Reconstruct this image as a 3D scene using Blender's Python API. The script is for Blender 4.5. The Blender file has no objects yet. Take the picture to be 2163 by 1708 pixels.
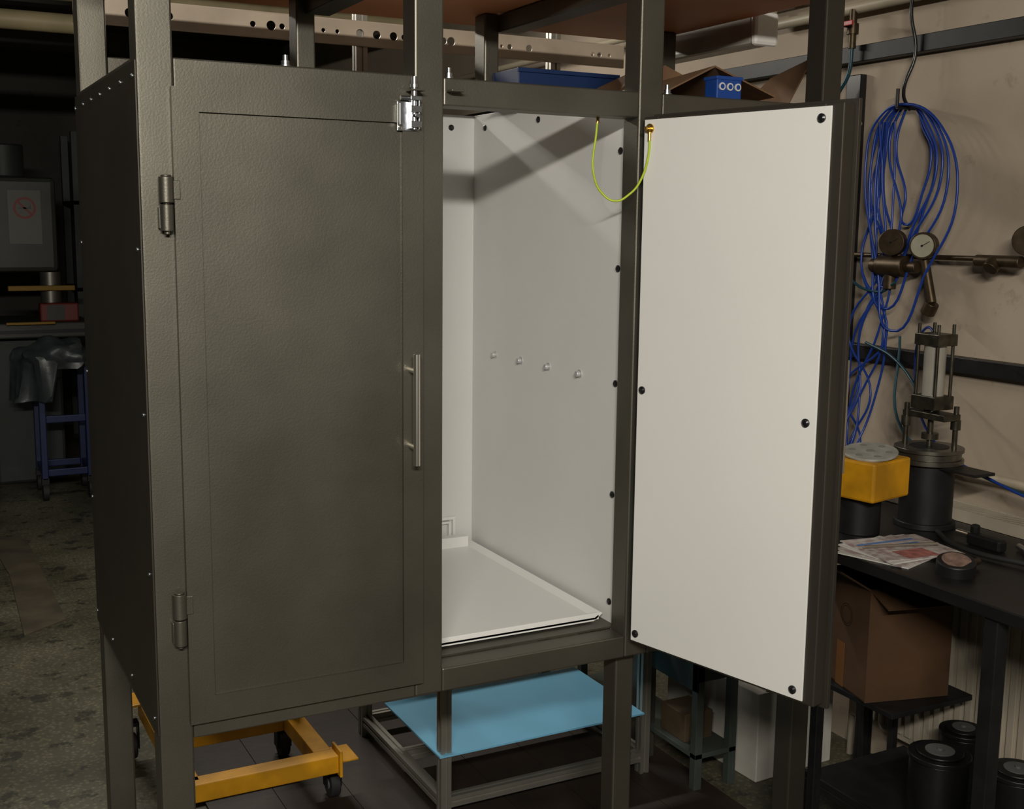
import bpy, bmesh, math, random
from mathutils import Vector, Matrix, noise
random.seed(7)
S=bpy.context.scene
S.view_settings.view_transform='Standard'
COL=S.collection

# ---------------------------------------------------------------- materials
def mat(name,col,rough=.5,metal=0.0,var=.0,scale=8,bump=0.0,bscale=200,col2=None,coords='Object',spec=None,trans=0):
    m=bpy.data.materials.new(name);m.use_nodes=True;nt=m.node_tree;N=nt.nodes;L=nt.links
    b=N['Principled BSDF'];b.inputs['Roughness'].default_value=rough;b.inputs['Metallic'].default_value=metal
    if spec is not None:b.inputs['Specular IOR Level'].default_value=spec
    if trans:b.inputs['Transmission Weight'].default_value=trans
    c=(*col,1)
    tc=N.new('ShaderNodeTexCoord')
    if var>0 or col2:
        n=N.new('ShaderNodeTexNoise');n.inputs['Scale'].default_value=scale;n.inputs['Detail'].default_value=6
        L.new(tc.outputs[coords],n.inputs['Vector'])
        r=N.new('ShaderNodeValToRGB');r.color_ramp.elements[0].position=.35;r.color_ramp.elements[1].position=.68
        c2=(*col2,1) if col2 else tuple(max(0,x*(1-var)) for x in col)+(1,)
        r.color_ramp.elements[0].color=c2;r.color_ramp.elements[1].color=c
        L.new(n.outputs['Fac'],r.inputs['Fac']);L.new(r.outputs['Color'],b.inputs['Base Color'])
    else:b.inputs['Base Color'].default_value=c
    if bump>0:
        n2=N.new('ShaderNodeTexNoise');n2.inputs['Scale'].default_value=bscale;n2.inputs['Detail'].default_value=3
        L.new(tc.outputs[coords],n2.inputs['Vector'])
        bp=N.new('ShaderNodeBump');bp.inputs['Strength'].default_value=bump;bp.inputs['Distance'].default_value=.002
        L.new(n2.outputs['Fac'],bp.inputs['Height']);L.new(bp.outputs['Normal'],b.inputs['Normal'])
    return m
GUN=mat('gunmetal_paint',(.168,.159,.130),.46,.85,.28,4,.12,260)
GUNS=mat('gunmetal_sheet_and_shade',(.066,.058,.046),.5,.6,.2,3,.05,300)  # sheet colour, also the shaded copy of GUN on last post and right door
WHITE=mat('white_laminate',(.78,.775,.75),.5,0,.03,3,.10,500)
LINER=mat('white_laminate_shaded',(.71,.71,.69),.5,0,.04,3,.10,500)  # same laminate as WHITE, interior shade put into a darker colour
WHITE2=mat('white_plastic_tray',(.78,.78,.76),.35,0)
CHROME=mat('zinc_plated',(.50,.52,.55),.34,1.0,.25,60)
STEEL=mat('brushed_steel',(.66,.64,.59),.30,1.0)
BOLT=mat('bright_zinc_bolt',(.62,.63,.64),.4,.6)
BLACK=mat('black_plastic',(.008,.008,.009),.3)
DARK=mat('dark_iron',(.014,.014,.015),.5,.3,.4,20)
ALU=mat('aluminium_profile',(.38,.365,.32),.45,.8,.15,8)
BEAM=mat('painted_beam',(.52,.43,.33),.5,.1,.25,6)
BLUE=mat('blue_sheet',(.17,.46,.68),.45,0,.08,4)
YEL=mat('yellow_paint',(.70,.33,.006),.45,0,.45,9)
WOOD=mat('plywood_board',(.70,.28,.12),.55,0,.15,3)
CARD=mat('cardboard',(.19,.105,.052),.8,0,.25,6,.2,60)
BLUEP=mat('blue_plastic',(.008,.05,.25),.4)
HOSE=mat('blue_hose',(.009,.038,.24),.35)
TEAL=mat('teal_hose',(.006,.045,.065),.4)
RED=mat('red_paint',(.35,.015,.012),.4)
GREY=mat('grey_paint',(.12,.125,.12),.55,0,.3,6)
GGRN=mat('grey_green_paint',(.035,.043,.04),.55,.2,.3,6)
PAPER=mat('paper',(.62,.60,.56),.8,0,.15,10)
NEWS=mat('newsprint',(.5,.48,.44),.85,0,0,45,0,0,(.27,.19,.19))
CREAMP=mat('cream_pipe_paint',(.45,.39,.28),.5,0,.3,4)
RADM=mat('radiator_enamel',(.42,.37,.29),.5,0,.2,5)
BRASS=mat('brass',(.6,.4,.12),.3,1)
BRONZE=mat('dirty_brass',(.08,.055,.03),.45,.7,.4,40)
GLASS=mat('gauge_face',(.36,.34,.26),.3,0,.15,30)
RUB=mat('rubber',(.012,.012,.012),.7)
PLK=mat('oily_planks',(.028,.018,.012),.55,0,.5,5,.3,40)
BENCH=mat('bench_top_oiled',(.012,.011,.0105),.45,.1,.5,9)
BAG=mat('plastic_bag',(.045,.055,.06),.35,0,.4,12,.5,30)
EW=mat('earth_wire_insulation',(.40,.52,.02),.4)

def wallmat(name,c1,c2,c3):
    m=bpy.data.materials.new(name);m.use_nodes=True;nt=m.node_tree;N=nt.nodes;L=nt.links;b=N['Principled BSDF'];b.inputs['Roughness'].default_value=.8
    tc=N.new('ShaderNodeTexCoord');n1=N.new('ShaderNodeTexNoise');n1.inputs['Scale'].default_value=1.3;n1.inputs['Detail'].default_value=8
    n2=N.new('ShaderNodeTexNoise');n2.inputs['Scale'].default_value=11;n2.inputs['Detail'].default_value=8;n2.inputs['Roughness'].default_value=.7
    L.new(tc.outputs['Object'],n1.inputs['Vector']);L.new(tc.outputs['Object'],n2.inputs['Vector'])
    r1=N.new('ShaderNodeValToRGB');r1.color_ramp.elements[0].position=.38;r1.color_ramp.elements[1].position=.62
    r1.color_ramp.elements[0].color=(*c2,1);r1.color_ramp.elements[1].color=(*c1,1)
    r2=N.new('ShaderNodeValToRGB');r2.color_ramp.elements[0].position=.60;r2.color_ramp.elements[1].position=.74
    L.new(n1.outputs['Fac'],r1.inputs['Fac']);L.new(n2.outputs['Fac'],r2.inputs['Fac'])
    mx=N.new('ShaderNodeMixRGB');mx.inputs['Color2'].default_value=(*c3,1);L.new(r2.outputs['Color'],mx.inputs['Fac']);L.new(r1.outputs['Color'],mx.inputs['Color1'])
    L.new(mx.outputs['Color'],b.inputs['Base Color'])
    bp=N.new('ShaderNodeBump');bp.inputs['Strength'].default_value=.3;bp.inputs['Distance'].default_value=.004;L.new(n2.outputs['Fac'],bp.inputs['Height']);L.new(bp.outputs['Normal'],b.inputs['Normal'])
    return m
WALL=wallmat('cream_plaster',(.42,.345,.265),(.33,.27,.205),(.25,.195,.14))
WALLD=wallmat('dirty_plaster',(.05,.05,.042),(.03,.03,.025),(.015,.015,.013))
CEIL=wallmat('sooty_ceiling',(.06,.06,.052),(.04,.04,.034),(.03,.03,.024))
FL=bpy.data.materials.new('terrazzo_floor');FL.use_nodes=True;nt=FL.node_tree;N=nt.nodes;L=nt.links;b=N['Principled BSDF'];b.inputs['Roughness'].default_value=.5
tc=N.new('ShaderNodeTexCoord')
v=N.new('ShaderNodeTexVoronoi');v.inputs['Scale'].default_value=70;L.new(tc.outputs['Object'],v.inputs['Vector'])
r=N.new('ShaderNodeValToRGB');e=r.color_ramp.elements;e[0].position=.05;e[0].color=(.20,.18,.115,1);e[1].position=.5;e[1].color=(.095,.088,.058,1);L.new(v.outputs['Distance'],r.inputs['Fac'])
n1=N.new('ShaderNodeTexNoise');n1.inputs['Scale'].default_value=8;n1.inputs['Detail'].default_value=10;n1.inputs['Roughness'].default_value=.72;L.new(tc.outputs['Object'],n1.inputs['Vector'])
r2=N.new('ShaderNodeValToRGB');e=r2.color_ramp.elements;e[0].position=.55;e[0].color=(0,0,0,1);e[1].position=.59;e[1].color=(.8,.8,.8,1);L.new(n1.outputs['Fac'],r2.inputs['Fac'])
mx=N.new('ShaderNodeMixRGB');mx.inputs['Color2'].default_value=(.022,.022,.015,1);L.new(r2.outputs['Color'],mx.inputs['Fac']);L.new(r.outputs['Color'],mx.inputs['Color1'])
n3=N.new('ShaderNodeTexNoise');n3.inputs['Scale'].default_value=1.6;n3.inputs['Detail'].default_value=5;L.new(tc.outputs['Object'],n3.inputs['Vector'])
r3=N.new('ShaderNodeValToRGB');e=r3.color_ramp.elements;e[0].position=.4;e[0].color=(.45,.45,.42,1);e[1].position=.65;e[1].color=(1,1,1,1);L.new(n3.outputs['Fac'],r3.inputs['Fac'])
mx2=N.new('ShaderNodeMixRGB');mx2.blend_type='MULTIPLY';mx2.inputs['Fac'].default_value=1;L.new(mx.outputs['Color'],mx2.inputs['Color1']);L.new(r3.outputs['Color'],mx2.inputs['Color2'])
L.new(mx2.outputs['Color'],b.inputs['Base Color'])

# ---------------------------------------------------------------- helpers
def top(name,loc=(0,0,0)):
    o=bpy.data.objects.new(name,None);o.empty_display_size=.05;o.location=loc;COL.objects.link(o);return o
def link(o,parent):
    COL.objects.link(o)
    if parent is not None:o.parent=parent
    return o
def mesh(name,bm,m,parent,smooth=False,bevel=0):
    me=bpy.data.meshes.new(name);bmesh.ops.recalc_face_normals(bm,faces=bm.faces);bm.to_mesh(me);bm.free();me.materials.append(m)
    if smooth:
        for p in me.polygons:p.use_smooth=True
        me.set_sharp_from_angle(angle=math.radians(35))
    o=link(bpy.data.objects.new(name,me),parent)
    if bevel:
        md=o.modifiers.new('b','BEVEL');md.width=bevel;md.segments=2;md.limit_method='ANGLE'
    return o
def addbox(bm,x0,x1,y0,y1,z0,z1,M=None):
    r=bmesh.ops.create_cube(bm,size=1)
    for v in r['verts']:
        v.co=Vector(((x0+x1)/2+v.co.x*(x1-x0),(y0+y1)/2+v.co.y*(y1-y0),(z0+z1)/2+v.co.z*(z1-z0)))
        if M:v.co=M@v.co
def box(name,x0,x1,y0,y1,z0,z1,m,parent,bevel=.0015,M=None):
    bm=bmesh.new();addbox(bm,x0,x1,y0,y1,z0,z1,M);return mesh(name,bm,m,parent,False,bevel)
def boxes(name,L_,m,parent,bevel=.0015,M=None):
    bm=bmesh.new()
    for b_ in L_:addbox(bm,*b_,M)
    return mesh(name,bm,m,parent,False,bevel)
def addcyl(bm,p0,p1,r,r2=None,seg=24,M=None):
    p0,p1=Vector(p0),Vector(p1);d=p1-p0
    T=Matrix.Translation((p0+p1)/2)@d.to_track_quat('Z','Y').to_matrix().to_4x4()
    if M:T=M@T
    bmesh.ops.create_cone(bm,cap_ends=True,segments=seg,radius1=r,radius2=r if r2 is None else r2,depth=d.length,matrix=T)
def cyls(name,L_,m,parent,seg=24,M=None,bevel=0):
    bm=bmesh.new()
    for c in L_:addcyl(bm,c[0],c[1],c[2],c[3] if len(c)>3 else None,seg,M)
    return mesh(name,bm,m,parent,True,bevel)
def screws(name,pts,axis,r,h,m,parent,M=None):
    bm=bmesh.new();a=Vector(axis).normalized()
    for p in pts:
        p=Vector(p);addcyl(bm,p,p+a*h*.5,r,r,16,M);addcyl(bm,p+a*h*.5,p+a*h,r,r*.55,16,M)
    return mesh(name,bm,m,parent,True)
def curve(name,lists,r,m,parent,cyc=False):
    cu=bpy.data.curves.new(name,'CURVE');cu.dimensions='3D';cu.bevel_depth=r;cu.bevel_resolution=3;cu.resolution_u=8;cu.use_fill_caps=True
    for pts in lists:
        s=cu.splines.new('BEZIER');s.bezier_points.add(len(pts)-1);s.use_cyclic_u=cyc
        for bp_,p in zip(s.bezier_points,pts):bp_.co=p;bp_.handle_left_type=bp_.handle_right_type='AUTO'
    cu.materials.append(m);return link(bpy.data.objects.new(name,cu),parent)
def plate(name,poly,z0,z1,m,parent,bevel=0):
    bm=bmesh.new();vs=[bm.verts.new((x,y,z0)) for x,y in poly];f=bm.faces.new(vs)
    g=bmesh.ops.extrude_face_region(bm,geom=[f])
    for v in g['geom']:
        if isinstance(v,bmesh.types.BMVert):v.co.z=z1
    return mesh(name,bm,m,parent,False,bevel)

# ---------------------------------------------------------------- room
XR=2.2;XL=-2.6;YB=7.6;YF=-4.4;ZC=2.85
box('floor',XL,XR,YF,YB,-.1,0,FL,None,0)
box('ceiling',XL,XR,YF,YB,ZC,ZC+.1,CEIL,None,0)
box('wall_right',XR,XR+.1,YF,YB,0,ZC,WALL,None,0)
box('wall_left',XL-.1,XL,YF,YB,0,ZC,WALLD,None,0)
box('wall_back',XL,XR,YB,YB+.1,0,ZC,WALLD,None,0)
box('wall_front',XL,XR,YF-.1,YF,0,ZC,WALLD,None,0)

# ---------------------------------------------------------------- cabinet
C=top('steel_cabinet')
ZT=1.878;ZRB=1.825;Z0=.638;Z1=.688;ZTOP=2.13
posts=[(0,.062),(.512,.573),(1.022,1.082),(1.522,1.578)]
for i,(a,b_) in enumerate(posts):
    z0=0 if i in(0,3) else Z0
    box('front_post_%d'%(i+1),a,b_,0,.06,z0,ZTOP,GUN if i<3 else GUNS,C,.004)  # last post takes the darker gunmetal: light falloff put into its colour
box('front_leg_3',1.03,1.08,.047,.10,0,Z0,GUN,C,.004)
bp=[(0,.06,.665,.725),(.49,.536,.66,.72),(.985,1.026,.66,.72),(1.522,1.578,.66,.72)]
for i,(a,b_,c,d) in enumerate(bp):
    z0=0 if i in(0,3) else 1.955
    box('rear_post_%d'%(i+1),a,b_,c,d,z0,ZTOP,GUN,C,.004)
for i in range(3):
    a,b_=posts[i][1],posts[i+1][0]
    box('top_front_rail_%d'%(i+1),a,b_,.0008,.06,ZRB,ZT,GUN,C,.003)
    box('bottom_front_rail_%d'%(i+1),a,b_,.0008,.06,Z0,Z1,GUN,C,.003)
box('top_rear_rail',.06,1.522,.66,.72,1.905,1.955,GUN,C,.003)
for i,(a,b_) in enumerate(posts):
    y1=.665 if i in(0,3) else .82
    box('bottom_side_rail_%d'%(i+1),a,b_,.06,y1,Z0,Z1,GUN,C,.003)
    if i in(0,3): box('top_side_rail_%d'%(i+1),a,b_,.06,y1,ZRB,ZT,GUN,C,.003)
    if i in(1,2): box('roof_bar_%d'%(i+1),a,b_,.06,.66,2.085,2.128,GUN,C,.003)
box('rear_bottom_rail',.512,1.578,.82,.87,Z0,Z1,GUN,C,.003)
box('side_sheet',-.003,-.0002,.0,.73,.655,1.8695,GUNS,C,.0005)
sp=[(y,1.845) for y in(.022,.14,.259,.375,.49,.605,.722)]+[(y,z) for y in(.03,.721) for z in(1.549,1.254,.958)]+[(y,.68) for y in(.03,.265,.5,.72)]
screws('side_sheet_screws',[(-.003,y,z) for y,z in sp],(-1,0,0),.0042,.003,CHROME,C)
boxes('left_bay_sheets',[(.062,.512,.72,.723,.66,1.87),(.062,.573,.06,.82,Z1,.691)],GUNS,C,0)
box('right_bay_floor',.573,1.034,.06,.82,Z1,.6925,GUN,C,0)
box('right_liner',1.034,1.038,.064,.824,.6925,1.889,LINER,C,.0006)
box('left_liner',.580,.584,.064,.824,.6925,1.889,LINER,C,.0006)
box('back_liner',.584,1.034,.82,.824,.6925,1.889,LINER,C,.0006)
boxes('right_bay_outer_sheets',[(.5745,.5785,.062,.826,Z1,1.87),(1.039,1.042,.062,.826,Z1,1.87),(.5745,1.042,.826,.829,Z1,1.87)],GUNS,C,0)
ls=[(1.034,y,z) for y,z in((.752,1.853),(.458,1.854),(.084,1.761),(.083,1.506),(.082,1.25),(.084,.995),(.086,.742))]
screws('liner_screws',ls,(-1,0,0),.0078,.005,BLACK,C)
screws('back_liner_screws',[(.965,.82,1.855),(.65,.82,1.855)],(0,-1,0),.0078,.005,BLACK,C)
bz=[(1.034,y,1.254) for y in(.679,.533,.389,.238)]
cyls('liner_bolts',[((1.034,p[1],p[2]),(1.032,p[1],p[2]),.010) for p in bz],BOLT,C,24)
cyls('liner_bolt_heads',[((1.032,p[1],p[2]),(1.022,p[1],p[2]),.0068) for p in bz],BOLT,C,20,None,.0012)
boxes('socket_frame',[(.90,.98,.812,.82,.775,.784),(.90,.98,.812,.82,.716,.724),(.971,.98,.812,.82,.724,.775),(.90,.909,.812,.82,.724,.775)],WHITE2,C,.001)
boxes('socket_inner',[(.915,.962,.806,.82,.766,.772),(.956,.962,.806,.82,.73,.766)],WHITE2,C,.001)
tx0,tx1,ty0,ty1=.60,1.0,.095,.80
bm=bmesh.new()
addbox(bm,tx0,tx1,ty0,ty1,.697,.706)
addbox(bm,tx0-.008,tx1+.012,ty0,ty0+.006,.700,.716)
addbox(bm,tx0,tx1,ty1-.03,ty1,.70,.735)
for s,x in((1,tx1),(-1,tx0)):
    vs=[bm.verts.new(p) for p in((x-.006*s,ty0,.702),(x+.018*s,ty0,.716),(x+.018*s,ty1,.716),(x-.006*s,ty1,.702),(x+.002*s,ty0,.698),(x+.022*s,ty0,.713),(x+.022*s,ty1,.713),(x+.002*s,ty1,.698))]
    for f in((0,1,2,3),(4,5,6,7),(0,1,5,4),(3,2,6,7),(1,2,6,5),(0,3,7,4)):bm.faces.new([vs[i] for i in f])
mesh('drip_tray',bm,WHITE2,C,False,.0008)
# left door (closed)
dx0,dx1,dz0,dz1=.054,.523,.672,1.828;ix0,ix1,iz0,iz1=.100,.481,.722,1.787
DF=-.016
boxes('left_door_frame',[(dx0,ix0,DF,-.004,dz0,dz1),(ix1,dx1,DF,-.004,dz0,dz1),(ix0,ix1,DF,-.004,iz1,dz1),(ix0,ix1,DF,-.004,dz0,iz0)],GUN,C,0)
box('left_door_panel',ix0-.003,ix1+.003,-.009,-.004,iz0-.003,iz1+.003,GUN,C,0)
boxes('left_door_gap_shade',[(dx0+.005,dx1-.005,-.004,-.0005,dz0+.005,dz1-.005)],BLACK,C,0)  # black sheet behind the door edge: shade of the gap put into colour
boxes('left_door_tubes',[(.066,.508,.001,.034,.692,.73),(.066,.508,.001,.034,1.78,1.82),(.066,.1,.001,.034,.73,1.78),(.474,.508,.001,.034,.73,1.78)],GUN,C,.001)
box('left_door_liner',.072,.502,.034,.038,.70,1.81,WHITE,C,0)
def hinge(nm,x,y,z0,z1,par,M=None):
    zm=(z0+z1)/2+.002
    cyls(nm+'_barrel',[((x,y,zm),(x,y,z1),.0128),((x,y,z0),(x,y,zm-.003),.0115),((x,y,z1),(x,y,z1+.003),.009),((x,y,z0-.006),(x,y,z1),.005)],GUN,par,24,M,.001)
    boxes(nm+'_leaf',[(x,x+.024,y-.003,y+.003,zm+.006,z1-.006),(x-.013,x,y,y+.016,z0+.004,zm-.008)],GUN,par,.001,M)
hinge('left_door_top_hinge',.040,-.016,1.582,1.675,C)
hinge('left_door_bottom_hinge',.040,-.016,.830,.928,C)
hx,hz0,hz1=.495,1.133,1.352
cyls('door_handle_bar',[((hx,-.05,hz0),(hx,-.05,hz1),.0066)],STEEL,C,28,None,.0008)
cyls('door_handle_standoffs',[((hx,DF,z),(hx,-.05,z),.0055) for z in(1.168,1.318)],STEEL,C,20)
LY=DF;lx=-.005
ML=Matrix.Translation((lx,0,0))
boxes('slide_bolt_plate',[(.474,.519,LY-.0025,LY,1.772,1.826),(.474,.480,LY-.015,LY-.0025,1.782,1.822),(.497,.500,LY-.017,LY-.0025,1.776,1.835),(.512,.515,LY-.017,LY-.0025,1.776,1.835)],CHROME,C,.0008,ML)
boxes('slide_bolt_bridges',[(.495,.517,LY-.019,LY-.0165,1.778,1.790),(.495,.517,LY-.019,LY-.0165,1.806,1.818),(.495,.517,LY-.019,LY-.0165,1.828,1.836)],CHROME,C,.0008,ML)
cyls('slide_bolt_rod',[((.506,LY-.009,1.775),(.506,LY-.009,1.872),.0055),((.506,LY-.009,1.80),(.506,LY-.027,1.80),.004),((.478,LY-.009,1.832),(.506,LY-.009,1.832),.004),((.506,LY-.009,1.852),(.506,LY-.009,1.858),.008)],CHROME,C,18,ML)
screws('slide_bolt_screws',[(.480,LY-.0025,1.779),(.480,LY-.0025,1.819),(.516,LY-.0025,1.779),(.516,LY-.0025,1.819)],(0,-1,0),.004,.0025,STEEL,C,ML)
boxes('keeper_plate_left',[(.494,.520,-.034,.0,1.846,1.849)],GUN,C,.0005)
boxes('keeper_plate_right',[(.578,.604,-.028,.0,1.850,1.854)],GUN,C,.0005)
for i,(x,y) in enumerate(((.270,.03),(.597,.03),(1.113,.03))):
    cyls('rail_bolt_%d'%(i+1),[((x,y,ZT),(x,y,ZT+.004),.011),((x,y,ZT+.004),(x,y,ZT+.012),.008),((x,y,ZT+.012),(x,y,ZT+.022),.005)],CHROME,C,12)
# open right door
a=.2456;w=Vector((math.sin(a),-math.cos(a),0));nn=Vector((math.cos(a),math.sin(a),0))
MD=Matrix(((w.x,nn.x,0,1.022),(w.y,nn.y,0,-.028),(0,0,1,0),(0,0,0,1)))
box('right_door_liner',0,.450,-.004,0,.690,1.818,WHITE,C,.0008,MD)
boxes('right_door_tubes',[(-.006,.034,.0003,.034,.684,1.824),(.436,.474,.0003,.034,.684,1.824),(.034,.436,.0003,.034,.684,.722),(.034,.436,.0003,.034,1.786,1.824)],GUNS,C,.0025,MD)  # tubes and skin darker than the left door: shade put into the colour
box('right_door_skin',-.010,.482,.0345,.044,.674,1.832,GUNS,C,.0008,MD)
screws('right_door_screws',[(.430,-.004,1.797),(.014,-.004,1.252),(.428,-.004,1.236),(.014,-.004,.708),(.428,-.004,.708)],(0,-1,0),.0085,.0055,BLACK,C,MD)
cyls('right_door_handle',[((.455,.080,1.133),(.455,.080,1.352),.0066),((.455,.044,1.168),(.455,.08,1.168),.0055),((.455,.044,1.318),(.455,.08,1.318),.0055)],STEEL,C,24,MD)
cyls('right_door_slide_bolt',[((.462,.054,1.76),(.462,.054,1.83),.0055),((.462,.044,1.79),(.462,.072,1.79),.004)],CHROME,C,16,MD)
hp=MD@Vector((-.014,.046,0))
for nm,z0 in(('top',1.582),('bottom',.83)):
    cyls('right_door_%s_hinge'%nm,[((hp.x,hp.y,z0),(hp.x,hp.y,z0+.095),.0115)],GUN,C,20)
cyls('earth_stud',[((.016,-.004,1.799),(.016,-.007,1.799),.0105),((.016,-.007,1.799),(.016,-.013,1.799),.0065),((.016,-.013,1.799),(.016,-.02,1.799),.004)],BRASS,C,16,MD)
cyls('wire_lugs',[((1.018,-.048,1.792),(1.018,-.048,1.775),.0035),((.949,.045,1.826),(.948,.044,1.812),.0035)],BRASS,C,12)
curve('earth_wire',[[(.949,.045,1.826),(.945,.042,1.80),(.933,.03,1.704),(.945,.01,1.664),(.966,-.005,1.651),(.99,-.02,1.665),(1.007,-.032,1.69),(1.019,-.046,1.75),(1.018,-.048,1.792)]],.0024,EW,C)
W=top('plywood_shelf_board')
box('board',-.05,1.60,-.05,.857,2.131,2.15,WOOD,W,.001)
T=top('steel_trunking_box')
box('housing',1.622,1.695,.385,.86,2.07,2.148,mat('galvanised',(.55,.52,.46),.5,.1,.2,8),T,.012)
box('end_cap',1.618,1.699,.372,.392,2.066,2.152,mat('cap_grey',(.75,.74,.70),.4,.1),T,.012)
cyls('bracket',[((1.66,.6,2.145),(1.66,.6,ZC),.006)],DARK,T)

# ---------------------------------------------------------------- aluminium frame with blue sheet
A=top('aluminium_profile_frame')
def prof(bm,x,y,z0,z1,s=.03):
    h=s/2;g=.004
    for (x0,x1,y0,y1) in((x-h,x-g,y-h,y-g),(x+g,x+h,y-h,y-g),(x-h,x-g,y+g,y+h),(x+g,x+h,y+g,y+h),(x-h+.005,x+h-.005,y-h+.005,y+h-.005)):addbox(bm,x0,x1,y0,y1,z0,z1)
def profh(bm,a0,a1,c,z,s=.03,axis='x'):
    h=s/2;g=.004
    for (c0,c1,q0,q1) in((c-h,c-g,z-h,z-g),(c+g,c+h,z-h,z-g),(c-h,c-g,z+g,z+h),(c+g,c+h,z+g,z+h),(c-h+.005,c+h-.005,z-h+.005,z+h-.005)):
        if axis=='x':addbox(bm,a0,a1,c0,c1,q0,q1)
        else:addbox(bm,c0,c1,a0,a1,q0,q1)
bm=bmesh.new();AX0,AX1,AY0,AY1=.845,1.485,.59,1.19
prof(bm,AX0,AY0,.008,.60);prof(bm,AX1,AY0,.008,.60);prof(bm,AX0,AY1,.008,2.45,.034);prof(bm,AX1,AY1,.008,2.45,.034)
for z in(.06,.585):
    profh(bm,AX0+.015,AX1-.015,AY0,z);profh(bm,AX0+.015,AX1-.015,AY1,z)
    profh(bm,AY0+.015,AY1-.015,AX0,z,axis='y');profh(bm,AY0+.015,AY1-.015,AX1,z,axis='y')
profh(bm,AX0+.015,AX1-.015,.9,.06)
mesh('profiles',bm,ALU,A)
box('blue_sheet',.822,1.472,.565,.965,.196,.201,BLUE,A,0)
boxes('sheet_supports',[(.86,1.47,.60,.615,.18,.196),(.86,1.47,.93,.945,.18,.196)],ALU,A,0)
cu=bpy.data.curves.new('perforated_beam','CURVE');cu.dimensions='2D';cu.fill_mode='BOTH';cu.extrude=.002
def poly2(pts):
    s=cu.splines.new('POLY');s.points.add(len(pts)-1);s.use_cyclic_u=True
    for p_,q in zip(s.points,pts):p_.co=(q[0],q[1],0,1)
bx0,bx1,bz0,bz1=.06,1.73,2.102,2.166
poly2([(bx0,bz0),(bx1,bz0),(bx1,bz1),(bx0,bz1)])
for x,r_ in((.526,.008),(.577,.013),(.608,.008),(.727,.006),(.768,.006),(.836,.012),(.887,.012),(.939,.012),(.971,.008),(1.098,.01),(1.122,.013),(1.29,.005),(1.318,.008),(1.385,.011),(1.612,.006),(1.638,.008),(1.675,.006),(.2,.012),(.3,.012)):
    poly2([(x+r_*math.cos(t*math.pi/10),2.134+r_*math.sin(t*math.pi/10)) for t in range(20)])
cu.materials.append(BEAM);o=link(bpy.data.objects.new('perforated_beam',cu),A);o.rotation_euler=(math.pi/2,0,0);o.location=(0,1.165,0)
boxes('beam_flanges',[(bx0,bx1,1.163,1.172,bz1,bz1+.003),(bx0,bx1,1.163,1.172,bz0-.003,bz0)],BEAM,A,0)

# ---------------------------------------------------------------- things on top of the cabinet
G=top('cardboard_sheet')
bm=bmesh.new()
for q in([(1.18,.14,1.90),(1.31,.125,1.965),(1.50,.14,1.91),(1.51,.30,1.905),(1.32,.34,1.99),(1.15,.32,1.905)],
         [(1.15,.33,1.90),(1.30,.36,1.99),(1.33,.45,2.0),(1.16,.46,1.92)],
         [(1.30,.36,1.99),(1.50,.30,1.91),(1.51,.46,1.92),(1.33,.45,2.0)],
         [(1.585,.2,1.89),(1.68,.22,2.02),(1.70,.40,1.99),(1.585,.40,1.89)]):
    bm.faces.new([bm.verts.new(p) for p in q])
o=mesh('flaps',bm,CARD,G);md=o.modifiers.new('s','SOLIDIFY');md.thickness=.004
box('folded_carton',1.15,1.51,.125,.46,1.8785,1.893,CARD,G,.003)
B=top('blue_terminal_box')
box('body',1.275,1.345,.07,.115,1.8785,1.933,BLUEP,B,.003)
box('lid',1.273,1.347,.068,.117,1.927,1.935,BLUEP,B,.001)
cyls('port_rings',[((x,.0705,1.912),(x,.067,1.912),.0085) for x in(1.289,1.311,1.333)],PAPER,B,20)
cyls('port_holes',[((x,.0672,1.912),(x,.0665,1.912),.0055) for x in(1.289,1.311,1.333)],BLUEP,B,16)
box('flat_foot',1.20,1.40,.065,.12,1.8782,1.8784,GUN,B,0)
B=top('blue_storage_crate')
BC=mat('blue_crate',(.004,.022,.09),.5)
boxes('crate',[(1.0,1.285,.50,.504,1.8955,1.980),(1.0,1.285,.64,.644,1.8955,1.980),(1.0,1.004,.504,.64,1.8955,1.980),(1.281,1.285,.504,.64,1.8955,1.980),(1.0,1.285,.504,.64,1.8955,1.899),(.995,1.29,.495,.50,1.970,1.980)],BC,B,.001)
box('support_slat',.99,1.52,.49,.645,1.8895,1.895,GUN,C,0)

# ---------------------------------------------------------------- right wall services
P=top('wall_rail_steel')
boxes('upper_rail',[(2.16,2.199,-2.0,6.5,2.083,2.13)],DARK,P,.002)
P=top('wall_rail_steel')
boxes('lower_rail',[(2.16,2.199,-2.0,6.5,1.215,1.257)],DARK,P,.002)
P=top('black_cable_duct')
boxes('duct',[(2.175,2.199,.565,.625,.9,1.214),(2.175,2.199,.565,.625,1.258,2.05)],BLACK,P,.003)
P=top('heating_pipe')
cyls('pipe_run',[((2.15,-2.5,2.235),(2.15,.95,2.235),.016),((2.15,.95,2.235),(2.15,.95,2.84),.016),((2.12,.2,2.30),(2.12,3.5,2.30),.013)],CREAMP,P)
boxes('clamps',[(2.14,2.199,y,y+.02,2.225,2.245) for y in(-.3,.3,.8)],CREAMP,P)
P=top('compressed_air_valve')
cyls('pipe',[((2.14,.573,2.23),(2.14,.573,2.12),.011),((2.14,.573,2.16),(2.14,.573,2.19),.017),((2.14,.573,2.185),(2.10,.573,2.185),.008)],BRONZE,P)
boxes('lever',[(2.096,2.102,.53,.62,2.178,2.192)],RED,P,.002)
curve('hose',[[(2.14,.573,2.12),(2.14,.58,2.05),(2.135,.62,1.98),(2.13,.60,1.86),(2.135,.57,1.6),(2.14,.55,1.53)]],.006,TEAL,P)
P=top('black_power_cable')
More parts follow.
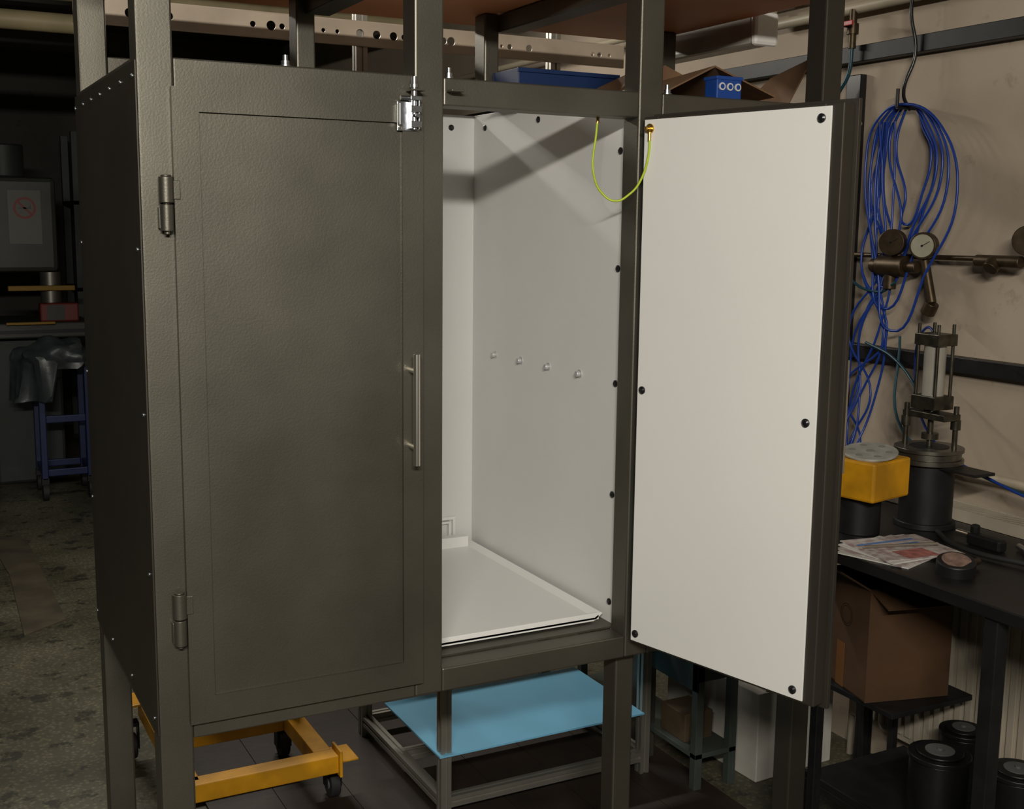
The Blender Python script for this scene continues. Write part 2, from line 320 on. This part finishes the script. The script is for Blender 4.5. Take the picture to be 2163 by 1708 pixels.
curve('cable',[[(2.15,.345,2.27),(2.14,.35,2.2),(2.15,.335,2.08),(2.14,.36,1.97),(2.17,.362,1.93)]],.005,BLACK,P)
P=top('blue_air_hose_coil')
cyls('hook',[((2.199,.362,1.935),(2.12,.362,1.935),.005),((2.12,.362,1.935),(2.12,.362,1.985),.005)],DARK,P)
L_=[]
for i in range(6):
    k=random.uniform(-.02,.02);wd=.07+.026*i;hh=.33+.06*i;x=2.17-.008*i
    cy=.36+k*.3;sk=random.uniform(-.06,.07)
    L_.append([(x,cy,1.943),(x,cy-wd*.75,1.90-.03),(x-.005,cy-wd+sk*.4,1.82-.03*i),(x-.01,cy-wd*.45+sk,1.943-hh*.72),(x-.01,cy+sk+.03,1.943-hh),(x-.01,cy+wd*.45+sk,1.943-hh*.75),(x-.004,cy+wd*.6,1.82),(x,cy+wd*.45,1.905)])
curve('coil_loops',L_,.0038,HOSE,P,True)
L_=[]
for i in range(8):
    y0=.37+random.uniform(-.03,.03)
    L_.append([(2.165-.006*i,y0+.05,1.90),(2.155,y0+.08+random.uniform(-.05,.05),1.70),(2.14,.42+random.uniform(-.07,.07),1.50),(2.13,.43+random.uniform(-.08,.12),1.30),(2.13,.44+random.uniform(-.06,.10),1.12),(2.12-.01*i,.43+random.uniform(-.04,.06),.98),(2.06-.01*i,.40,.90+.01*i)])
curve('hanging_hoses',L_,.0034,HOSE,P)
curve('loose_hoses',[[(2.13,.52,1.52),(2.11,.50,1.46),(2.13,.40,1.42),(2.12,.33,1.45)],[(2.12,.30,1.30),(2.05,.20,1.05),(2.08,.0,.98),(2.1,-.2,.94),(2.1,-.4,.93)],[(2.13,.44,1.27),(2.1,.3,1.24),(2.06,.18,1.18),(2.0,.12,1.16)]],.004,TEAL,P)
curve('bench_side_hoses',[[(2.02,.07,1.32),(2.05,.14,1.34),(2.08,.2,1.25),(2.05,.1,1.05),(2.06,-.1,.97),(2.08,-.35,.92)]],.0035,HOSE,P)
P=top('pressure_regulator_assembly')
cyls('pipe_line',[((2.15,1.2,1.52),(2.15,-1.2,1.53),.007)],BRONZE,P)
cyls('regulator_body',[((2.13,.40,1.495),(2.13,.30,1.495),.03),((2.13,.36,1.50),(2.13,.36,1.43),.018),((2.13,.30,1.495),(2.13,.26,1.495),.016),((2.13,.40,1.495),(2.13,.43,1.495),.02),((2.13,.24,1.53),(2.13,.20,1.40),.012),((2.13,.2,1.40),(2.13,.215,1.37),.02),((2.13,.06,1.52),(2.13,-.08,1.52),.016),((2.13,-.0,1.52),(2.11,-.0,1.50),.02)],BRONZE,P,20,None,.002)
d=Vector((-.9,-.42,0)).normalized()
for i,(y,z,gm) in enumerate(((.235,1.555,GLASS),(.35,1.562,BRONZE),(-.10,1.575,BRONZE))):
    p=Vector((2.13,y,z))
    cyls('gauge_case_%d'%i,[(p,p+d*.03,.037),(p-Vector((0,0,.05)),p,.008)],BRONZE,P,32,None,.002)
    cyls('gauge_dial_%d'%i,[(p+d*.03,p+d*.0315,.031)],gm,P,32)
    q=p+d*.0325
    cyls('gauge_needle_%d'%i,[(q,q+Vector((.42*.02,-.9*.02,.012)),.0009),(q-d*.001,q+d*.002,.003)],BLACK,P,8)
P=top('white_conduit_pipe')
cyls('conduit',[((2.165,.22,.95),(2.165,-2.5,.925),.013),((2.165,.22,.95),(2.165,.22,1.0),.013)],CREAMP,P)
P=top('panel_radiator')
bm=bmesh.new();y=-1.0
while y<.38:
    addbox(bm,2.105,2.125,y,y+.022,.16,.82);y+=.034
addbox(bm,2.112,2.17,-1.0,.40,.14,.83)
mesh('ribs',bm,RADM,P,False,.002)
bm=bmesh.new();y=-1.0
while y<.39:
    addbox(bm,2.10,2.18,y,y+.006,.832,.86);y+=.014
addbox(bm,2.098,2.102,-1.0,.40,.83,.862);addbox(bm,2.178,2.182,-1.0,.40,.83,.862)
mesh('top_grille',bm,RADM,P)
cyls('valve',[((2.14,.42,.2),(2.14,.40,.2),.02),((2.14,.42,0),(2.14,.42,.2),.01)],RADM,P)
# ---------------------------------------------------------------- bench
P=top('steel_workbench');BZ=.83
box('top',1.59,2.09,-1.2,.36,BZ-.03,BZ,BENCH,P,.003)
boxes('legs',[(1.60,1.625,-.005,.02,0,.8),(1.60,1.635,-.52,-.485,0,.8),(1.60,1.635,-1.18,-1.145,0,.8),(2.05,2.085,.28,.315,0,.8),(2.05,2.085,-1.18,-1.145,0,.8)],DARK,P,.002)
P=top('low_storage_rack')
boxes('lower_shelf',[(1.66,2.045,-1.10,.12,.15,.17),(1.66,1.67,-1.10,.12,.17,.19)],DARK,P,.002)
boxes('feet',[(1.665,1.69,-1.09,-1.065,0,.15),(1.665,1.69,.085,.11,0,.15),(2.015,2.04,-1.09,-1.065,0,.15),(2.015,2.04,.085,.11,0,.15)],DARK,P,.001)
P=top('box_shelf')
boxes('mid_shelf',[(1.76,2.045,-.10,.27,.385,.40),(1.76,1.78,.25,.27,0,.385),(2.02,2.04,.14,.16,0,.385),(2.02,2.04,.25,.27,0,.385)],DARK,P,.002)
P=top('pneumatic_press_fixture');X,Y=1.985,.045
cyls('base_cylinder',[((X,Y,BZ),(X,Y,1.0),.068),((X,Y,BZ),(X,Y,.845),.078)],DARK,P,40,None,.002)
cyls('flange',[((X,Y,1.0),(X,Y,1.012),.088),((X,Y,1.012),(X,Y,1.03),.082),((X,Y,1.03),(X,Y,1.04),.088)],mat('steel_flange',(.22,.205,.17),.35,.9,.4,25),P,48,None,.001)
cyls('flange_bore',[((X,Y,1.04),(X,Y,1.0415),.05)],DARK,P,32)
MET=mat('oily_metal',(.11,.10,.075),.35,.8,.5,40)
cyls('clamp_rods',[((X+dx,Y+dy,1.04),(X+dx,Y+dy,1.15),.007) for dx,dy in((-.03,.055),(.03,-.055))]+[((X+dx,Y+dy,1.09),(X+dx,Y+dy,1.115),.013) for dx,dy in((-.03,.055),(.03,-.055))],MET,P)
boxes('crosshead',[(X-.03,X+.03,Y-.07,Y+.07,1.115,1.132),(X-.035,X+.035,Y-.04,Y+.04,1.14,1.175),(X-.035,X+.035,Y-.04,Y+.04,1.305,1.335)],MET,P,.002)
cyls('barrel',[((X,Y,1.175),(X,Y,1.305),.028)],mat('barrel_sleeve',(.42,.40,.34),.2,.2,.2,10),P,32)
cyls('tie_rods',[((X+dx,Y+dy,1.14),(X+dx,Y+dy,1.36),.0045) for dx in(-.027,.027) for dy in(-.032,.032)]+[((X,Y,1.04),(X,Y,1.14),.008),((X,Y,1.06),(X,Y,1.075),.022),((X,Y,1.132),(X,Y,1.142),.02)],MET,P,12)
box('side_plate',X-.03,X+.04,Y-.18,Y-.06,.992,1.0,DARK,P,.001)
P=top('yellow_gearbox_housing')
cyls('pedestal',[((1.775,.07,BZ),(1.775,.07,.93),.055)],DARK,P,36,None,.002)
Mz=Matrix.Translation((1.775,.05,0))@Matrix.Rotation(math.radians(12),4,'Z')
box('housing',-.08,.08,-.075,.08,.93,1.03,YEL,P,.006,Mz)
Mt=Matrix.Translation((1.772,.038,1.043))@Matrix.Rotation(math.radians(-52),4,'Z')@Matrix.Rotation(math.radians(9),4,'X')
cyls('round_cover',[((.0,.0,-.003),(.0,0,.003),.068)],mat('cover_alloy',(.42,.41,.36),.5,.2,.3,30),P,36,Mt,.001)
cyls('cover_recesses',[((.045*math.cos(t),.045*math.sin(t),.003),(.045*math.cos(t),.045*math.sin(t),.0036),.009) for t in [i*math.pi/3 for i in range(6)]]+[((0,0,.003),(0,0,.004),.011)],mat('cover_recess_grey',(.2,.195,.17),.6),P,16,Mt)
P=top('newspaper_stack')
for i in range(4):
    M=Matrix.Translation((1.70+.006*i,-.13,BZ+.003*i))@Matrix.Rotation(math.radians(18-9*i),4,'Z')
    box('sheet_%d'%i,-.1,.12,-.085,.10,.0005,.003,NEWS if i%2 else PAPER,P,0,M)
M=Matrix.Translation((1.715,-.14,BZ+.0125))@Matrix.Rotation(math.radians(-4),4,'Z')
box('red_picture',-.04,.05,-.07,-.01,.0,.0006,mat('red_print',(.36,.12,.10),.8,0,.5,60),P,0,M)
boxes('blue_print',[(-.08,.09,.06,.07,0,.0006),(-.02,.08,.03,.04,0,.0006)],mat('blue_print',(.08,.16,.35),.8),P,0,M)
cyls('rod',[((-.09,.03,.006),(.10,-.01,.006),.004)],STEEL,P,12,M)
P=top('pressure_gauge')
cyls('case',[((1.70,-.315,BZ),(1.695,-.32,BZ+.035),.043)],DARK,P,36,None,.003)
cyls('dial',[((1.695,-.32,BZ+.035),(1.6948,-.3203,BZ+.0365),.032)],mat('red_dial',(.28,.18,.14),.5,0,.5,60),P,32)
cyls('stem',[((1.73,-.315,BZ+.018),(1.79,-.30,BZ+.015),.008)],BRONZE,P,16)
P=top('pliers')
curve('handles',[[(1.90,-.38,BZ+.01),(1.93,-.33,BZ+.012),(1.98,-.28,BZ+.01)],[(1.98,-.40,BZ+.01),(1.97,-.33,BZ+.012),(1.985,-.28,BZ+.01)]],.008,mat('orange_grip',(.45,.12,.01),.4),P)
curve('jaws',[[(1.98,-.28,BZ+.01),(2.0,-.24,BZ+.01)]],.008,STEEL,P)
P=top('bench_hoses')
curve('hoses',[[(1.86,-.52,BZ+.01),(1.88,-.38,BZ+.012),(1.86,-.25,BZ+.01),(1.87,-.15,BZ+.01),(1.93,-.05,BZ+.01)]],.006,RUB,P)
P=top('spray_gun')
boxes('body',[(1.93,1.96,-.24,-.14,BZ,BZ+.03),(1.94,1.96,-.16,-.14,BZ+.0,BZ+.05)],DARK,P,.006)
cyls('nozzle',[((1.945,-.14,BZ+.02),(1.945,-.10,BZ+.02),.008)],STEEL,P,16)
P=top('cardboard_box')
M=Matrix.Translation((1.89,.06,.401))@Matrix.Rotation(math.radians(-14),4,'Z')
CARD2=mat('box_cardboard',(.080,.037,.013),.8,0,.3,6,.2,60)
boxes('walls',[(-.12,.12,-.11,-.106,0,.30),(-.12,.12,.106,.11,0,.30),(-.12,-.116,-.106,.106,0,.30),(.116,.12,-.106,.106,0,.30),(-.12,.12,-.106,.106,0,.004)],CARD2,P,0,M)
bm=bmesh.new()
for q in([(-.12,-.11,.30),(-.12,.11,.30),(-.20,.10,.35),(-.20,-.10,.35)],[(-.12,-.11,.30),(.12,-.11,.30),(.11,-.18,.27),(-.11,-.18,.27)],[(.12,-.11,.3),(.12,.11,.3),(.17,.1,.34),(.17,-.1,.34)]):
    bm.faces.new([bm.verts.new(M@Vector(p)) for p in q])
o=mesh('flaps',bm,CARD2,P);md=o.modifiers.new('s','SOLIDIFY');md.thickness=.004
bm=bmesh.new()
for rr in(.03,.024):
    for k in range(24):
        t=k*math.pi/12;t2=(k+1)*math.pi/12
        bm.faces.new([bm.verts.new(M@Vector((-.1208,y_,z_))) for y_,z_ in((rr*math.cos(t),.2+rr*math.sin(t)),(rr*math.cos(t2),.2+rr*math.sin(t2)),((rr-.0015)*math.cos(t2),.2+(rr-.0015)*math.sin(t2)),((rr-.0015)*math.cos(t),.2+(rr-.0015)*math.sin(t)))])
mesh('round_stamp',bm,BLACK,P)
box('tape',-.1212,-.1205,-.0,.04,.0,.12,mat('tape',(.17,.075,.025),.3),P,0,M)
CAN=mat('canister_black',(.010,.010,.011),.4,.2,.3,20)
for i,(x,y,r_,h) in enumerate(((1.80,-.22,.070,.16),(1.945,-.33,.066,.13),(1.96,-.15,.056,.16),(1.77,-.43,.06,.09))):
    P=top('black_steel_canister');zb=.1705
    cyls('body',[((x,y,zb),(x,y,zb+h),r_),((x,y,zb+h),(x,y,zb+h+.012),r_*1.06),((x,y,zb+h+.012),(x,y,zb+h+.018),r_*.8)],CAN,P,36,None,.002)
    cyls('inner_disc',[((x,y,zb+h+.018),(x,y,zb+h+.0195),r_*.5),((x,y,zb+h+.0195),(x,y,zb+h+.024),.007)],GREY,P,24)
P=top('paper_carton')
M=Matrix.Translation((1.88,.60,0))@Matrix.Rotation(math.radians(3),4,'Z')
box('carton',-.14,.16,-.20,.22,0.0,.27,mat('white_carton',(.62,.60,.54),.7,0,.2,8),P,.003,M)
for i in range(6):
    Mp=Matrix.Translation((1.89+random.uniform(-.01,.02),.62,.27+i*.006))@Matrix.Rotation(math.radians(random.uniform(-8,14)),4,'Z')
    box('sheets_%d'%i,-.12,.15,-.22,.18,.0005,.0055,PAPER,P,0,Mp)
P=top('steel_tool_stand')
boxes('frame',[(1.55,1.575,.42,.445,0,.40),(1.67,1.695,.42,.445,0,.40),(1.55,1.575,1.05,1.075,0,.40),(1.67,1.695,1.05,1.075,0,.40),(1.545,1.70,.415,1.08,.40,.42),(1.55,1.695,.42,1.075,.10,.115),(1.55,1.555,.42,1.075,.30,.40),(1.55,1.695,.42,.425,.33,.40)],mat('stand_paint',(.07,.085,.075),.55,.2,.3,6),P,.001)
boxes('wooden_blocks',[(1.56,1.68,.5,.7,.42,.45),(1.57,1.66,.75,.95,.42,.47)],mat('old_wood',(.26,.12,.045),.7,0,.4,8),P,.003)
boxes('brown_crate',[(1.57,1.67,.5,.62,.115,.20)],mat('brown_crate',(.09,.06,.032),.7,0,.4,12),P,.003)
# ---------------------------------------------------------------- under the cabinet
P=top('wooden_floor_platform')
boxes('planks',[(.10+.19*i+.002,.10+.19*(i+1),.16,2.6,.0,.008) for i in range(1,8)],PLK,P,0)
P=top('yellow_lift_trolley');z=.13
boxes('base_tubes',[(.215,.60,.735,.785,z,z+.05),(.185,.235,.76,1.36,z,z+.05),(.545,.595,.785,1.12,z,z+.05),(.235,.545,1.06,1.11,z,z+.05)],YEL,P,.003)
boxes('end_plates',[(.60,.608,.725,.795,z-.01,z+.065),(.13,.24,1.30,1.40,z+.05,z+.058),(.56,.68,.80,.90,z-.006,z+.0)],YEL,P,.002)
boxes('mast',[(.548,.60,1.05,1.10,z+.05,.62)],YEL,P,.004)
for i,(x,y) in enumerate(((.62,.85),(.16,1.34),(.20,.86),(.57,1.16))):
    cyls('wheel_%d'%i,[((x-.014,y,.047),(x+.014,y,.047),.038)],RUB,P,28,None,.004)
    cyls('hub_%d'%i,[((x-.017,y,.047),(x+.017,y,.047),.016)],GREY,P,16)
    boxes('fork_%d'%i,[(x-.022,x-.018,y-.018,y+.018,.04,.118),(x+.018,x+.022,y-.018,y+.018,.04,.118),(x-.022,x+.022,y-.02,y+.02,.112,.123)],DARK,P,.001)
P=top('cardboard_floor_mat')
plate('mat',[(-.02,2.62),(.15,2.75),(.13,4.1),(-.05,4.3),(.0,3.5)],.0,.004,mat('dirty_cardboard',(.07,.055,.032),.8,0,.5,6),P)
# ---------------------------------------------------------------- left background
P=top('milling_machine')
MG=mat('machine_grey',(.040,.044,.040),.5,0,.3,4)
box('table',-.2,.66,5.35,6.0,.90,.99,MG,P,.01)
box('table_slots',-.2,.66,5.345,5.35,.93,.95,DARK,P,0)
box('knee_column',.1,.5,5.5,6.1,0,.90,GGRN,P,.02)
box('head_housing',-.02,.52,5.6,6.1,1.28,1.85,MG,P,.03)
cyls('spindle_column',[((.47,5.65,.99),(.47,5.65,1.28),.06)],mat('dull_steel',(.22,.21,.19),.4,.8),P,32)
cyls('head_cap',[((.25,5.85,1.85),(.25,5.85,2.05),.12)],GGRN,P,32,None,.01)
DY=mat('dull_yellow',(.25,.14,.008),.6)
boxes('yellow_guard',[(.22,.6,5.55,5.6,1.17,1.2),(.18,.45,5.3,5.33,.985,1.0)],DY,P,.004)
boxes('coolant_can',[(.38,.6,5.42,5.52,.99,1.1)],mat('dull_red',(.14,.015,.01),.5),P,.01)
boxes('can_label',[(.42,.52,5.417,5.42,1.0,1.09)],MG,P,0)
P=top('no_smoking_sign')
box('sheet',.245,.43,5.592,5.599,1.45,1.77,mat('sign_paper',(.17,.17,.155),.7),P,0)
bm=bmesh.new();cx,cz,R_=.338,1.665,.064
for k in range(32):
    t=k*math.pi/16;t2=(k+1)*math.pi/16
    bm.faces.new([bm.verts.new((cx+r_*math.cos(q),5.590,cz+r_*math.sin(q))) for r_,q in((R_,t),(R_,t2),(R_-.013,t2),(R_-.013,t))])
addbox(bm,-.055,.055,-.0005,.0005,-.006,.006,Matrix.Translation((cx,5.590,cz))@Matrix.Rotation(math.radians(45),4,'Y'))
mesh('red_ring',bm,mat('sign_red',(.20,.012,.010),.5),P)
boxes('cigarette',[(cx-.035,cx+.025,5.5895,5.5905,cz-.006,cz+.004),(cx+.028,cx+.034,5.5895,5.5905,cz-.006,cz+.02)],BLACK,P,0)
P=top('blue_transport_trolley')
NB=mat('navy_paint',(.004,.014,.07),.5)
boxes('posts',[(.30,.335,4.95,4.985,.12,.80),(.55,.585,4.95,4.985,.12,.80),(.30,.335,5.25,5.285,.12,.80),(.55,.585,5.25,5.285,.12,.80)],NB,P,.004)
boxes('rails',[(.335,.55,4.955,4.98,.14,.18),(.335,.55,4.955,4.98,.45,.49),(.335,.55,5.255,5.28,.14,.18),(.31,.575,4.96,5.275,.76,.79),(.305,.33,4.985,5.25,.14,.18),(.555,.58,4.985,5.25,.14,.18)],NB,P,.004)
for i,(x,y) in enumerate(((.317,4.97),(.567,4.97),(.317,5.27),(.567,5.27))):
    cyls('wheel_%d'%i,[((x-.015,y,.05),(x+.015,y,.05),.05)],RUB,P,24);boxes('fork_%d'%i,[(x-.02,x+.02,y-.02,y+.02,.095,.13)],DARK,P,0)
bm=bmesh.new();bmesh.ops.create_icosphere(bm,subdivisions=4,radius=1)
for v in bm.verts:
    k=1+.35*noise.noise(v.co*2.2);v.co=Vector((.40+v.co.x*.22*k,5.0+v.co.y*.14*k,.80+max(-.25,v.co.z)*.13*k-(.18 if v.co.x<-.1 and v.co.z<0 else 0)))
mesh('plastic_bag',bm,BAG,P,True)
P=top('steam_duct')
cyls('duct',[((XL+.02,3.6,2.458),(.465,3.6,2.458),.042),((XL+.02,3.75,2.62),(2.1,3.75,2.62),.04),((.465,3.6,2.43),(.465,3.6,ZC-.01),.042)],mat('duct_paint',(.50,.42,.24),.5,0,.3,4),P,32)
cyls('flanges',[((x,3.6,2.458),(x+.02,3.6,2.458),.054) for x in(-1.2,.02)],CREAMP,P,32)
P=top('ceiling_beams')
boxes('beams',[(XL,XR,y,y+.14,2.70,ZC) for y in(1.9,4.6,6.4)],CEIL,P,.005)
P=top('tool_cabinet')
boxes('body',[(-1.2,-.1,6.3,7.0,0,1.9)],GGRN,P,.01);boxes('doors',[(-1.18,-.66,6.285,6.3,.05,1.85),(-.64,-.12,6.285,6.3,.05,1.85)],GGRN,P,.004)
P=top('storage_rack')
boxes('uprights_shelves',[(.75,.80,6.6,6.65,0,2.2),(2.0,2.05,6.6,6.65,0,2.2),(.75,2.05,6.6,7.2,.5,.53),(.75,2.05,6.6,7.2,1.1,1.13),(.75,2.05,6.6,7.2,1.7,1.73),(.75,.80,7.15,7.2,0,2.2),(2.0,2.05,7.15,7.2,0,2.2)],GGRN,P,.002)
boxes('cartons',[(.85,1.2,6.7,7.1,1.13,1.4),(1.3,1.8,6.7,7.1,1.13,1.5),(.9,1.5,6.7,7.1,.53,.85),(1.0,1.4,6.7,7.1,1.73,2.0)],CARD,P,.005)

# ---------------------------------------------------------------- lamps
def lamp(loc,size,power,rot,col=(1,.94,.84)):
    P=top('fluorescent_ceiling_lamp')
    Ml=Matrix.Translation(loc)@Matrix.Rotation(rot[2],4,'Z')@Matrix.Rotation(rot[0],4,'X')
    box('housing',-size/2-.04,size/2+.04,-.07,.07,.012,.07,WHITE2,P,.005,Ml)
    cyls('rod_a',[((loc[0]-.3,loc[1],loc[2]+.05),(loc[0]-.3,loc[1],ZC),.006),((loc[0]+.3,loc[1],loc[2]+.05),(loc[0]+.3,loc[1],ZC),.006)],DARK,P)
    l=bpy.data.lights.new('tube_light','AREA');l.shape='RECTANGLE';l.size=size;l.size_y=.09;l.energy=power;l.color=col
    o=bpy.data.objects.new('tube_light',l);COL.objects.link(o);o.matrix_world=Ml;o.parent=P
lamp((-.75,-3.0,2.45),1.2,116,(math.radians(58),0,math.radians(-14)))
lamp((.7,2.4,2.62),1.2,38,(math.radians(-25),0,0))
lamp((-1.2,.6,2.7),1.0,4,(0,0,0))  # dim fill added to brighten the left corridor, no known fixture there

# ---------------------------------------------------------------- camera
def camera():
    yaw,pitch,roll=.4836,.1518,.0114
    F=Vector((math.sin(yaw)*math.cos(pitch),math.cos(yaw)*math.cos(pitch),-math.sin(pitch)))
    R0=Vector((math.cos(yaw),-math.sin(yaw),0));D0=F.cross(R0);R=R0*math.cos(roll)-D0*math.sin(roll);D=F.cross(R)
    cd=bpy.data.cameras.new('camera');cd.sensor_width=36;cd.sensor_fit='HORIZONTAL';cd.lens=2484.9/2163*36;cd.clip_start=.02
    o=bpy.data.objects.new('camera',cd);COL.objects.link(o)
    o.matrix_world=Matrix(((R.x,-D.x,-F.x,-.3873),(R.y,-D.y,-F.y,-2.1251),(R.z,-D.z,-F.z,1.6),(0,0,0,1)))
    S.camera=o
camera()
w_=bpy.data.worlds.new('world');S.world=w_;w_.use_nodes=True;w_.node_tree.nodes['Background'].inputs[0].default_value=(.02,.02,.02,1)
